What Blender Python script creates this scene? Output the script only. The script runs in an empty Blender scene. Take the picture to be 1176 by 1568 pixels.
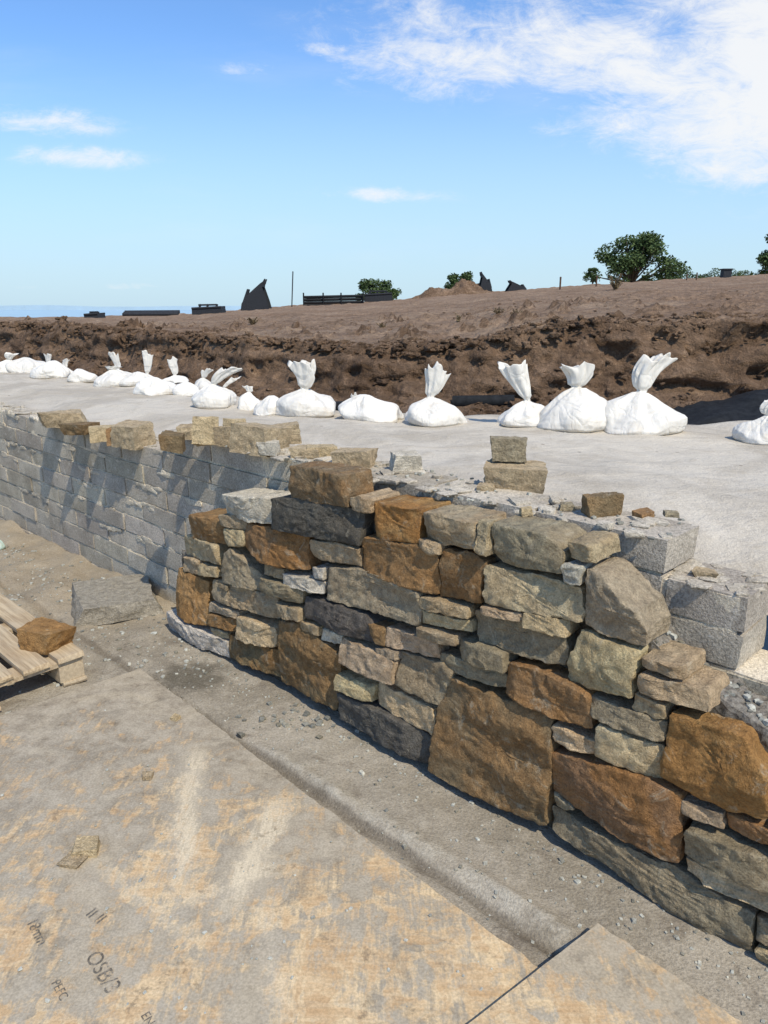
import bpy, math, random
from mathutils import Vector, Matrix, noise
random.seed(7)
R=random.uniform
# ---------------- survey: camera station and the wall's own coordinate frame ----------------
H=1.6; PITCH=math.radians(15.5); F=1132.0
cp,sp=math.cos(PITCH),math.sin(PITCH)
def ray(u,v):
    x=(u-588)/F; y=(784-v)/F
    return Vector((x,cp+y*sp,-sp+y*cp))
D=Vector((-.720,.694,0)); N=Vector((.694,.720,0))   # along wall (leftwards), into bank
def W(s,n,z): return D*s+N*n+Vector((0,0,z))
def onwall(u,v,n):
    d=ray(u,v); p=d*(n/(d.x*N.x+d.y*N.y)); return (p.x*D.x+p.y*D.y, p.z+H)
def onz(u,v,z):
    d=ray(u,v); t=(z-H)/d.z; return Vector((d.x*t,d.y*t,z)),t
def xat(u,Y,v=450):
    d=ray(u,v); return d.x*Y/d.y
def interp(x,pts):
    if x<=pts[0][0]: return pts[0][1]
    for (a,b),(c,d) in zip(pts,pts[1:]):
        if x<=c: return b+(d-b)*(x-a)/(c-a)
    return pts[-1][1]
def fr(p,s,o=3):
    return noise.fractal(Vector(p)*s,1.0,2.0,o)
# ---------------- mesh builder ----------------
class MB:
    def __init__(self): self.v=[];self.f=[];self.c=[]
    def add(self,vs,fs,col=(1,1,1,0)):
        o=len(self.v); self.v+=[tuple(p) for p in vs]; self.f+=[tuple(i+o for i in f) for f in fs]
        self.c+=[col]*len(vs)
    def obj(self,name,mat,smooth=True,angle=35,parent=None):
        me=bpy.data.meshes.new(name); me.from_pydata(self.v,[],self.f); me.update()
        a=me.color_attributes.new('Col','FLOAT_COLOR','POINT')
        flat=[x for c in self.c for x in c]; a.data.foreach_set('color',flat)
        if smooth:
            me.polygons.foreach_set('use_smooth',[True]*len(me.polygons))
            if angle: me.set_sharp_from_angle(angle=math.radians(angle))
        me.materials.append(mat); ob=bpy.data.objects.new(name,me)
        bpy.context.scene.collection.objects.link(ob)
        if parent: ob.parent=parent
        return ob
def empty(name):
    e=bpy.data.objects.new(name,None); bpy.context.scene.collection.objects.link(e); return e
def grid(B,pts,nu,nv,col=(1,1,1,0)):
    B.add(pts,[(i*nv+j,(i+1)*nv+j,(i+1)*nv+j+1,i*nv+j+1) for i in range(nu-1) for j in range(nv-1)],col)
def rock(B,c,size,rot=0,col=(1,1,1,0),jit=.2,k=.22,n=7,amp=.03,tilt=0,fs=3.0):
    if isinstance(n,int): n=(n,n,n)
    cor={(a,b,d):Vector((R(-jit,jit),R(-jit,jit),R(-jit,jit))) for a in(0,1) for b in(0,1) for d in(0,1)}
    M=Matrix.Rotation(rot,3,'Z')@Matrix.Rotation(tilt,3,'Y'); off=Vector((R(0,50),R(0,50),R(0,50)))
    sx,sy,sz=size; c=Vector(c); idx={};vs=[];fs_=[]
    def vert(i,j,l):
        key=(i,j,l)
        if key in idx: return idx[key]
        p=Vector((2*i/n[0]-1,2*j/n[1]-1,2*l/n[2]-1)); q=p.copy()
        sp_=p.normalized()*1.25; q=p*(1-k)+sp_*k
        a,b,d=(p.x+1)/2,(p.y+1)/2,(p.z+1)/2; o=Vector((0,0,0))
        for (e,f,g),w in cor.items():
            o+=w*((a if e else 1-a)*(b if f else 1-b)*(d if g else 1-d))
        q+=o
        r=Vector((q.x*sx/2,q.y*sy/2,q.z*sz/2))
        if amp: r+=r.normalized()*fr(r+off,fs/max(sx,sy,sz)*1.6)*amp*max(sx,sz)
        vs.append(M@r+c); idx[key]=len(vs)-1; return idx[key]
    nx,ny,nz=n
    for i in range(nx):
        for j in range(ny):
            fs_.append((vert(i,j,0),vert(i,j+1,0),vert(i+1,j+1,0),vert(i+1,j,0)))
            fs_.append((vert(i,j,nz),vert(i+1,j,nz),vert(i+1,j+1,nz),vert(i,j+1,nz)))
    for i in range(nx):
        for l in range(nz):
            fs_.append((vert(i,0,l),vert(i+1,0,l),vert(i+1,0,l+1),vert(i,0,l+1)))
            fs_.append((vert(i,ny,l),vert(i,ny,l+1),vert(i+1,ny,l+1),vert(i+1,ny,l)))
    for j in range(ny):
        for l in range(nz):
            fs_.append((vert(0,j,l),vert(0,j,l+1),vert(0,j+1,l+1),vert(0,j+1,l)))
            fs_.append((vert(nx,j,l),vert(nx,j+1,l),vert(nx,j+1,l+1),vert(nx,j,l+1)))
    B.add(vs,fs_,col)
def cyl(B,a,b,r0,r1=None,seg=10,col=(1,1,1,0),caps=True):
    a=Vector(a);b=Vector(b); r1=r0 if r1 is None else r1
    q=(b-a).to_track_quat('Z','Y'); vs=[]
    for p,r in((a,r0),(b,r1)):
        for i in range(seg):
            t=2*math.pi*i/seg; vs.append(q@Vector((r*math.cos(t),r*math.sin(t),0))+p)
    fs=[(i,(i+1)%seg,(i+1)%seg+seg,i+seg) for i in range(seg)]
    if caps: fs+=[tuple(range(seg))[::-1],tuple(range(seg,2*seg))]
    B.add(vs,fs,col)
# ---------------- materials ----------------
class NT:
    def __init__(self,tree): self.t=tree
    def n(self,ty,**kw):
        nd=self.t.nodes.new(ty)
        for k,v in kw.items(): setattr(nd,k,v)
        return nd
    def l(self,a,b): self.t.links.new(a,b)
    def put(self,sock,val):
        if hasattr(val,'is_output'): self.l(val,sock)
        else: sock.default_value=val
    def m(self,op,a,b=0,c=None,clamp=False):
        nd=self.n('ShaderNodeMath',operation=op,use_clamp=clamp)
        self.put(nd.inputs[0],a); self.put(nd.inputs[1],b)
        if c is not None: self.put(nd.inputs[2],c)
        return nd.outputs[0]
    def ramp(self,x,lo,hi,a=0.0,b=1.0):
        nd=self.n('ShaderNodeMapRange',interpolation_type='SMOOTHSTEP')
        if lo>hi: lo,hi,a,b=hi,lo,b,a
        self.put(nd.inputs[0],x)
        for i,v in enumerate((lo,hi,a,b)): self.put(nd.inputs[i+1],v)
        return nd.outputs[0]
    def noise(self,vec,scale,detail=4,rough=.6,dist=0):
        nd=self.n('ShaderNodeTexNoise'); self.put(nd.inputs['Vector'],vec)
        nd.inputs['Scale'].default_value=scale; nd.inputs['Detail'].default_value=detail
        nd.inputs['Roughness'].default_value=rough; nd.inputs['Distortion'].default_value=dist
        return nd.outputs['Fac']
    def voro(self,vec,scale,out='Distance',feature='F1'):
        nd=self.n('ShaderNodeTexVoronoi',feature=feature); self.put(nd.inputs['Vector'],vec)
        nd.inputs['Scale'].default_value=scale; return nd.outputs[out]
    def mix(self,f,a,b,mode='MIX'):
        nd=self.n('ShaderNodeMix',data_type='RGBA',blend_type=mode)
        self.put(nd.inputs[0],f)
        for i,v in((6,a),(7,b)):
            if isinstance(v,tuple) and len(v)==3: v=(*v,1)
            self.put(nd.inputs[i],v)
        return nd.outputs[2]
    def gray(self,x):
        nd=self.n('ShaderNodeCombineXYZ')
        for i in range(3): self.l(x,nd.inputs[i])
        return nd.outputs[0]
    def mapping(self,vec,scale=(1,1,1),rot=(0,0,0),loc=(0,0,0)):
        nd=self.n('ShaderNodeMapping'); self.l(vec,nd.inputs[0])
        nd.inputs['Location'].default_value=loc; nd.inputs['Rotation'].default_value=rot; nd.inputs['Scale'].default_value=scale
        return nd.outputs[0]
def newmat(name):
    m=bpy.data.materials.new(name); m.use_nodes=True; t=m.node_tree; t.nodes.clear()
    g=NT(t); o=g.n('ShaderNodeOutputMaterial'); b=g.n('ShaderNodeBsdfPrincipled'); g.l(b.outputs[0],o.inputs[0])
    b.inputs['Roughness'].default_value=.9; b.inputs['Specular IOR Level'].default_value=.15
    tc=g.n('ShaderNodeTexCoord').outputs['Object']
    return m,g,b,tc
def bump(g,b,h,strength,dist):
    nd=g.n('ShaderNodeBump'); nd.inputs['Strength'].default_value=strength; nd.inputs['Distance'].default_value=dist
    g.l(h,nd.inputs['Height']); g.l(nd.outputs[0],b.inputs['Normal'])
def attr(g):
    return g.n('ShaderNodeAttribute',attribute_name='Col')
def m_stone():
    m,g,b,tc=newmat('split_sandstone'); a=attr(g)
    n1=g.noise(tc,6,5,.62,.5); n2=g.noise(tc,32,6,.75); n3=g.noise(tc,170,3,.7)
    rm=g.m('MULTIPLY',g.ramp(n1,.38,.60),a.outputs['Alpha'])
    col=g.mix(rm,a.outputs['Color'],(.33,.16,.05))
    col=g.mix(1.0,col,g.gray(g.ramp(n2,.25,.75,.64,1.32)),'MULTIPLY')
    col=g.mix(1.0,col,g.gray(g.ramp(n3,.3,.7,.80,1.2)),'MULTIPLY')
    n4=g.noise(tc,14,6,.74,.8); col=g.mix(g.ramp(n4,.56,.68,0,.5),col,(.52,.44,.31))
    col=g.mix(g.ramp(g.noise(tc,10,7,.76),.56,.70,0,.6),col,(.13,.105,.07))
    g.l(col,b.inputs['Base Color'])
    h=g.m('ADD',g.m('MULTIPLY',n4,.9),g.m('ADD',n2,g.m('MULTIPLY',n3,.3)))
    bump(g,b,h,.9,.02); return m
def m_block():
    m,g,b,tc=newmat('concrete_block'); a=attr(g)
    n1=g.noise(tc,5,4,.6); n2=g.noise(tc,120,3,.75); n3=g.noise(tc,18,6,.7)
    col=g.mix(g.ramp(n1,.35,.65),(.39,.34,.265),(.53,.47,.37))
    col=g.mix(1.0,col,a.outputs['Color'],'MULTIPLY')
    col=g.mix(1.0,col,g.gray(g.ramp(n2,.3,.7,.65,1.25)),'MULTIPLY')
    col=g.mix(g.ramp(n3,.57,.70,0,.7),col,(.62,.56,.46))
    col=g.mix(g.ramp(n3,.42,.30,0,.5),col,(.23,.20,.16))
    g.l(col,b.inputs['Base Color'])
    bump(g,b,g.m('ADD',n2,g.m('MULTIPLY',n3,.8)),.6,.012); return m
def m_mortar():
    m,g,b,tc=newmat('mortar_rubble'); a=attr(g)
    n2=g.noise(tc,60,5,.7); v=g.voro(tc,55)
    col=g.mix(g.ramp(n2,.3,.7),(.15,.13,.105),(.36,.325,.27)); col=g.mix(1.0,col,a.outputs['Color'],'MULTIPLY')
    g.l(col,b.inputs['Base Color']); bump(g,b,g.m('ADD',n2,v),.9,.02); return m
def m_gravel():
    m,g,b,tc=newmat('gravel_stone'); a=attr(g); n2=g.noise(tc,90,3,.7)
    col=g.mix(1.0,a.outputs['Color'],g.gray(g.ramp(n2,.3,.7,.7,1.2)),'MULTIPLY')
    g.l(col,b.inputs['Base Color']); bump(g,b,n2,.5,.005); return m
def m_ground():
    m,g,b,tc=newmat('dusty_ground')
    n1=g.noise(tc,1.6,5,.6,.5); n2=g.noise(tc,14,6,.7); n3=g.noise(tc,130,3,.7); n5=g.noise(tc,5,5,.65,.8)
    sx=g.n('ShaderNodeSeparateXYZ'); g.l(tc,sx.inputs[0])
    col=g.mix(g.ramp(n1,.38,.62),(.255,.22,.165),(.355,.31,.24))
    col=g.mix(g.ramp(n2,.45,.68,0,.6),col,(.40,.355,.28))
    col=g.mix(g.ramp(n5,.45,.30,0,.65),col,(.17,.14,.105))
    nn=g.m('ADD',g.m('MULTIPLY',sx.outputs[0],N.x),g.m('MULTIPLY',sx.outputs[1],N.y))
    ss_=g.m('ADD',g.m('MULTIPLY',sx.outputs[0],D.x),g.m('MULTIPLY',sx.outputs[1],D.y))
    r1=g.ramp(g.m('ABSOLUTE',g.m('SUBTRACT',nn,1.46)),.015,.05,1,0); r1=g.m('MULTIPLY',r1,g.ramp(ss_,1.7,2.2,1,0))
    col=g.mix(g.m('MULTIPLY',g.m('MULTIPLY',r1,.6),g.ramp(n2,.4,.6)),col,(.43,.39,.31))
    r2=g.ramp(g.m('ABSOLUTE',g.m('SUBTRACT',nn,g.m('MULTIPLY_ADD',n5,.05,1.385))),.006,.028,1,0); col=g.mix(g.m('MULTIPLY',r2,.6),col,(.11,.09,.065))
    far=g.ramp(g.m('ADD',sx.outputs[1],n2),3.6,4.6)
    col=g.mix(g.m('MULTIPLY',far,.6),col,(.32,.255,.17))
    dx=g.m('SUBTRACT',sx.outputs[0],-.86); dy=g.m('SUBTRACT',sx.outputs[1],3.0)
    dd=g.m('SQRT',g.m('ADD',g.m('MULTIPLY',dx,dx),g.m('MULTIPLY',dy,dy)))
    w=g.ramp(g.m('ADD',dd,g.m('MULTIPLY',n2,.25)),.20,.32,.7,0); col=g.mix(w,col,(.08,.07,.05))
    col=g.mix(1.0,col,g.gray(g.ramp(n3,.3,.7,.78,1.2)),'MULTIPLY')
    vd=g.voro(tc,85); col=g.mix(g.ramp(vd,.12,.22,.3,0),col,(.47,.43,.36))
    g.l(col,b.inputs['Base Color']); bump(g,b,g.m('ADD',n2,g.m('MULTIPLY',n3,.35)),.6,.02); return m
def m_board():
    m,g,b,tc=newmat('dusty_osb')
    sx=g.n('ShaderNodeSeparateXYZ'); g.l(tc,sx.inputs[0])
    wob=g.n('ShaderNodeVectorMath',operation='ADD'); nz=g.n('ShaderNodeTexNoise'); nz.inputs['Scale'].default_value=9; g.l(tc,nz.inputs[0])
    sc_=g.n('ShaderNodeVectorMath',operation='SCALE'); g.l(nz.outputs['Color'],sc_.inputs[0]); sc_.inputs['Scale'].default_value=.12
    g.l(tc,wob.inputs[0]); g.l(sc_.outputs[0],wob.inputs[1]); tw=wob.outputs[0]
    def flake(sc,rot,z):
        s=g.n('ShaderNodeSeparateColor'); g.l(g.voro(g.mapping(tw,sc,(0,0,rot),(0,0,z)),1.0,'Color'),s.inputs[0]); return s.outputs[0]
    fl=g.m('MULTIPLY',g.m('ADD',g.m('ADD',flake((42,11,1),.5,0),flake((13,38,1),-.35,3)),flake((30,9,1),1.25,7)),.333)
    f3=g.noise(g.mapping(tc,(8,60,1),(0,0,1.1)),1.0,4,.7)
    f4=g.noise(g.mapping(tc,(70,9,1),(0,0,.4)),1.0,4,.7)
    wood=g.mix(g.ramp(fl,.2,.8),(.48,.32,.17),(.64,.48,.28))
    wood=g.mix(g.ramp(f3,.35,.7,0,.4),wood,(.68,.55,.36))
    n1=g.noise(tc,2.2,6,.68,.9); n2=g.noise(tc,13,7,.74,.3); n3=g.noise(tc,150,2,.6); n6=g.noise(tc,5.5,7,.72,1.0)
    base=g.m('MULTIPLY_ADD',sx.outputs[1],.14,-.40)
    dm=g.m('ADD',g.m('ADD',base,g.m('MULTIPLY',n1,.85)),g.m('MULTIPLY',n2,.62))
    dm=g.m('ADD',dm,g.m('MULTIPLY',g.m('SUBTRACT',f4,.5),.34)); dm=g.m('ADD',dm,g.m('MULTIPLY',g.m('SUBTRACT',fl,.5),.22))
    dust=g.ramp(dm,.47,.64)
    dcol=g.mix(g.ramp(n2,.35,.65),(.225,.195,.15),(.385,.34,.265))
    dcol=g.mix(g.ramp(n1,.48,.68,0,.6),dcol,(.45,.385,.28))
    col=g.mix(g.m('MULTIPLY',dust,.92),wood,dcol)
    col=g.mix(g.ramp(n6,.54,.66,0,.55),col,(.215,.185,.14))
    for (u0,v0,u1,v1,w,am) in((300,1140,272,1380,.055,.85),(440,1210,335,1420,.06,.85),(405,1360,430,1600,.035,.5),(240,1400,480,1310,.03,.45),(120,1300,330,1470,.03,.4)):
        p,_=onz(u0,v0,.02); q,_=onz(u1,v1,.02); dx,dy=q.x-p.x,q.y-p.y; L=math.hypot(dx,dy); ex,ey=dx/L,dy/L
        X=g.m('SUBTRACT',sx.outputs[0],p.x); Y=g.m('SUBTRACT',sx.outputs[1],p.y)
        al=g.m('ADD',g.m('MULTIPLY',X,ex),g.m('MULTIPLY',Y,ey)); ac=g.m('ABSOLUTE',g.m('SUBTRACT',g.m('MULTIPLY',X,ey),g.m('MULTIPLY',Y,ex)))
        ma=g.ramp(g.m('ADD',ac,g.m('MULTIPLY',g.m('SUBTRACT',n2,.5),.26)),w*.2,w*1.1,1,0)
        mb=g.m('MULTIPLY',g.ramp(al,-.05,.15),g.ramp(al,L-.18,L+.05,1,0))
        mm=g.m('MULTIPLY',g.m('MULTIPLY',ma,mb),g.ramp(f4,.3,.6,.25*am,am)); col=g.mix(mm,col,(.64,.54,.38))
    col=g.mix(g.ramp(n2,.32,.42,.6,0),col,(.15,.12,.085))
    col=g.mix(1.0,col,g.gray(g.ramp(n3,.3,.7,.85,1.12)),'MULTIPLY')
    g.l(col,b.inputs['Base Color']); b.inputs['Roughness'].default_value=.8
    bump(g,b,g.m('ADD',g.m('MULTIPLY',fl,.5),g.m('ADD',g.m('MULTIPLY',f3,.4),n2)),.3,.006); return m
def m_bank():
    m,g,b,tc=newmat('dusty_geotextile')
    n1=g.noise(tc,1.1,6,.65,.8); n2=g.noise(tc,7,6,.72); n3=g.noise(tc,180,2,.7); n4=g.noise(g.mapping(tc,(1.2,5,1),(0,0,-.75)),1.0,5,.65,.5)
    col=g.mix(g.ramp(n1,.38,.62),(.42,.37,.295),(.55,.495,.405))
    col=g.mix(g.ramp(n2,.52,.75,0,.5),col,(.36,.30,.215))
    col=g.mix(g.ramp(n4,.55,.72,0,.45),col,(.37,.315,.24))
    vd=g.voro(tc,5.5); col=g.mix(g.ramp(g.m('ADD',vd,g.m('MULTIPLY',n2,.05)),.06,.10,.6,0),col,(.13,.10,.075))
    col=g.mix(1.0,col,g.gray(g.ramp(n3,.3,.7,.86,1.1)),'MULTIPLY')
    g.l(col,b.inputs['Base Color']); bump(g,b,g.m('ADD',g.m('ADD',n2,n4),g.m('MULTIPLY',n3,.1)),.6,.04); return m
def m_soil():
    m,g,b,tc=newmat('bare_soil'); a=attr(g)
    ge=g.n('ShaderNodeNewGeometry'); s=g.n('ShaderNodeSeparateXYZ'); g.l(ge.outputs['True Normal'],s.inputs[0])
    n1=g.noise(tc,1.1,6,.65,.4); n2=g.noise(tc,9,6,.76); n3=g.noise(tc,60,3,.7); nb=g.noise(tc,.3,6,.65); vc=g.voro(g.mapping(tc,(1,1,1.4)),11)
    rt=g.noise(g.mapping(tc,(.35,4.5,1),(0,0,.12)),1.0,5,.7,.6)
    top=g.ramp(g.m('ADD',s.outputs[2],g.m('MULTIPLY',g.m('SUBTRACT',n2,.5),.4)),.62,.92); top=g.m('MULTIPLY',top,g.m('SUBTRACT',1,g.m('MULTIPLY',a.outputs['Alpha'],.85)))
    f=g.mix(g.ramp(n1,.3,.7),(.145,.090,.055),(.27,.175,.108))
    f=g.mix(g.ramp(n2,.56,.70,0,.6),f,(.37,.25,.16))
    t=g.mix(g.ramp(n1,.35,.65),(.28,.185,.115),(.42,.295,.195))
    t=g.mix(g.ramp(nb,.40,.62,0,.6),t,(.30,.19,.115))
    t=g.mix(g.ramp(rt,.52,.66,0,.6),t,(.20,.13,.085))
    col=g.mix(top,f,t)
    col=g.mix(1.0,col,g.gray(g.ramp(n2,.3,.7,.68,1.22)),'MULTIPLY')
    col=g.mix(1.0,col,g.gray(g.ramp(n3,.3,.7,.8,1.15)),'MULTIPLY')
    g.l(col,b.inputs['Base Color'])
    h=g.m('ADD',n2,g.m('ADD',g.m('MULTIPLY',n3,.3),g.m('MULTIPLY',n1,.8))); h=g.m('SUBTRACT',h,g.m('MULTIPLY',vc,.5))
    bump(g,b,h,1.0,.09); return m
def m_bag():
    m,g,b,tc=newmat('woven_polypropylene'); a=attr(g)
    n1=g.noise(tc,8,5,.55,1.5); n2=g.noise(g.mapping(tc,(1,1,.3)),20,4,.55,1.0); wv=g.noise(tc,300,2,.6)
    cr=g.m('ABSOLUTE',g.m('SUBTRACT',g.noise(tc,8,2,.45,1.0),.5))
    col=g.mix(g.ramp(n1,.52,.74,0,.35),a.outputs['Color'],(.55,.46,.34))
    col=g.mix(1.0,col,g.gray(g.ramp(n2,.3,.7,.93,1.04)),'MULTIPLY')
    g.l(col,b.inputs['Base Color']); b.inputs['Roughness'].default_value=.55
    b.inputs['Subsurface Weight'].default_value=.12; b.inputs['Subsurface Radius'].default_value=(.02,.016,.012)
    bump(g,b,g.m('ADD',g.m('ADD',g.m('MULTIPLY',cr,1.6),g.m('MULTIPLY',n2,.5)),g.m('MULTIPLY',wv,.04)),.45,.035); return m
def m_simple(name,c,rough=.8,ns=20,var=.35,bs=.3,metal=0):
    m,g,b,tc=newmat(name); n=g.noise(tc,ns,5,.65)
    col=g.mix(1.0,(*c,1),g.gray(g.ramp(n,.3,.7,1-var,1+var)),'MULTIPLY')
    g.l(col,b.inputs['Base Color']); b.inputs['Roughness'].default_value=rough; b.inputs['Metallic'].default_value=metal
    bump(g,b,n,bs,.01); return m
def m_wood():
    m,g,b,tc=newmat('weathered_pallet_wood')
    rot=math.atan2(D.y,D.x); n=g.noise(tc,5,5,.6)
    gr=g.noise(g.mapping(g.mapping(tc,(1,1,1),(0,0,-rot)),(4,70,60)),1.0,5,.65)
    col=g.mix(g.ramp(gr,.3,.7),(.30,.215,.13),(.56,.44,.28)); col=g.mix(g.ramp(n,.4,.7,0,.5),col,(.48,.41,.30))
    g.l(col,b.inputs['Base Color']); bump(g,b,gr,.5,.005); return m
def m_leaf(name,c1,c2):
    m,g,b,tc=newmat(name); n=g.noise(tc,1.5,3,.6); n2=g.noise(tc,9,2,.6)
    col=g.mix(g.ramp(g.m('ADD',g.m('MULTIPLY',n,.6),g.m('MULTIPLY',n2,.4)),.35,.65),c1,c2)
    g.l(col,b.inputs['Base Color']); b.inputs['Roughness'].default_value=.7; return m
STONE=m_stone();BLOCK=m_block();MORT=m_mortar();GRAV=m_gravel();GROUND=m_ground();BOARD=m_board()
BANK=m_bank();SOIL=m_soil();BAG=m_bag();WOOD=m_wood()
BLACK=m_simple('black_plastic',(.016,.017,.018),.7); STEEL=m_simple('dark_painted_steel',(.03,.032,.036),.6)
RUSTY=m_simple('rusty_steel',(.10,.06,.04),.8)
LEAF=m_leaf('tree_foliage',(.03,.055,.018),(.10,.14,.05)); DRY=m_leaf('dry_weed',(.13,.095,.055),(.20,.15,.08)); BARK=m_simple('bark',(.09,.07,.05),.95)
# ---------------- facing stones ----------------
C={'T':(.46,.36,.225),'G':(.33,.275,.18),'R':(.32,.195,.095),'O':(.40,.235,.095),'D':(.105,.097,.083),'P':(.58,.52,.41),'Y':(.56,.44,.26),'B':(.235,.17,.092),'S':(.37,.33,.26)}
Rr={'T':.28,'G':.15,'R':.7,'O':.95,'D':.05,'P':.03,'Y':.22,'B':.6,'S':0}
ST=[
('R','288,787 335,797 343,836 290,826'),('T','337,787 370,795 371,811 340,806'),('T','341,810 371,814 372,838 345,834'),
('P','340,757 415,765 418,806 371,797 342,789'),('D','419,762 470,762 551,786 549,838 500,826 421,809'),
('B','441,712 527,727 531,776 505,772 445,762'),('T','534,760 565,764 566,786 536,782'),
('O','567,772 637,782 639,835 570,825'),('T','640,785 727,801 727,842 645,829'),('T','730,798 745,800 748,848 730,845'),
('G','749,803 834,820 861,847 861,882 762,864 750,850'),('T','864,830 905,836 908,865 868,856'),
('P','862,862 890,868 890,898 862,893'),('G','896,874 918,880 972,935 986,968 984,996 890,957'),
('Y','275,820 330,835 333,867 277,851'),('T','275,854 301,860 302,882 277,877'),('T','304,863 330,869 331,885 305,880'),
('G','354,838 397,888 396,905 337,892 344,850'),('R','372,802 470,822 468,875 402,861 373,840'),
('T','472,825 546,841 545,870 471,855'),('R','551,822 637,838 668,853 665,912 550,878'),('T','640,827 672,834 671,849 640,841'),
('B','673,843 728,853 737,862 735,925 668,914'),('T','738,866 888,903 888,955 741,925'),
('G','497,870 545,874 640,908 640,960 495,920'),('P','432,877 492,894 493,912 433,893'),('P','475,869 492,872 492,890 476,886'),
('T','396,864 430,873 432,888 399,880'),('G','399,884 462,901 462,925 401,905'),('O','265,872 313,892 318,960 270,944'),
('T','322,887 418,914 421,951 325,919'),('T','422,921 462,932 462,951 423,943'),('D','465,913 560,945 585,993 467,947'),
('T','641,914 715,931 715,948 642,931'),('Y','645,935 715,953 715,971 648,955'),('G','718,937 797,955 858,970 861,1025 726,985'),
('T','738,928 795,940 795,952 740,938'),('Y','800,937 865,954 865,976 800,960'),('Y','886,967 975,1002 968,1070 866,1046 866,1018'),
('T','318,922 362,938 362,949 319,937'),('R','320,940 362,952 362,970 321,958'),('Y','363,942 418,963 418,995 363,976'),
('T','319,961 345,971 345,981 319,972'),('B','346,973 422,1000 425,1042 348,1008'),('P','253,937 270,946 345,984 347,1009 254,966'),
('B','424,952 456,958 520,1003 513,1089 425,1046'),('T','457,950 489,960 487,975 458,966'),('P','489,964 518,976 518,991 489,981'),
('T','521,976 605,1011 605,1048 521,1014'),('B','562,955 586,966 586,990 575,985'),('T','588,963 666,983 666,1012 588,991'),
('G','608,1000 672,1016 690,1030 676,1086 606,1049'),('T','642,958 698,977 700,990 642,975'),('Y','516,1031 570,1051 571,1077 517,1054'),
('Y','573,1047 662,1087 660,1130 573,1081'),('D','518,1060 600,1098 659,1134 655,1178 521,1100'),
('G','669,1002 770,1036 768,1058 669,1026'),('G','700,980 775,1002 775,1030 701,1010'),('G','572,992 604,1000 606,1010 575,1004'),
('B','690,1040 830,1094 843,1106 845,1160 833,1265 820,1264 657,1180 669,1088'),
('R','778,1013 840,1032 900,1063 908,1120 832,1090 771,1062'),('G','900,1067 1018,1108 1014,1138 906,1098'),
('T','972,1063 1018,1082 1018,1106 970,1090'),('T','978,1006 1040,1024 1042,1045 979,1022'),('T','980,1033 1078,1062 1082,1094 981,1061'),
('Y','915,1108 1012,1146 1010,1200 912,1156'),('Y','848,1112 910,1136 908,1158 848,1135'),
('R','845,1150 955,1178 1043,1218 1037,1322 1020,1320 945,1280 842,1212'),
('O','1024,1092 1139,1134 1158,1180 1176,1190 1172,1258 1110,1240 1014,1190'),
('T','1042,1226 1105,1248 1105,1272 1042,1247'),('R','1108,1251 1195,1281 1195,1306 1108,1276'),
('G','1048,1263 1195,1323 1195,1377 1048,1309'),('Y','1045,1318 1195,1384 1195,1412 1045,1340'),
('G','839,1240 1000,1320 1150,1403 1150,1464 1120,1455 838,1272'),('T','1155,1412 1230,1445 1230,1475 1155,1442'),
('Y','1155,1452 1240,1490 1240,1530 1155,1482'),('G','846,1216 880,1240 860,1245 846,1237'),
('G','1180,1262 1290,1300 1290,1350 1200,1320'),('O','1200,1330 1320,1385 1320,1460 1200,1410'),('G','1235,1430 1360,1485 1360,1560 1240,1500'),
('T','670,1032 688,1036 690,1040 668,1078'),('G','334,893 350,897 350,905 334,900')]
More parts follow.
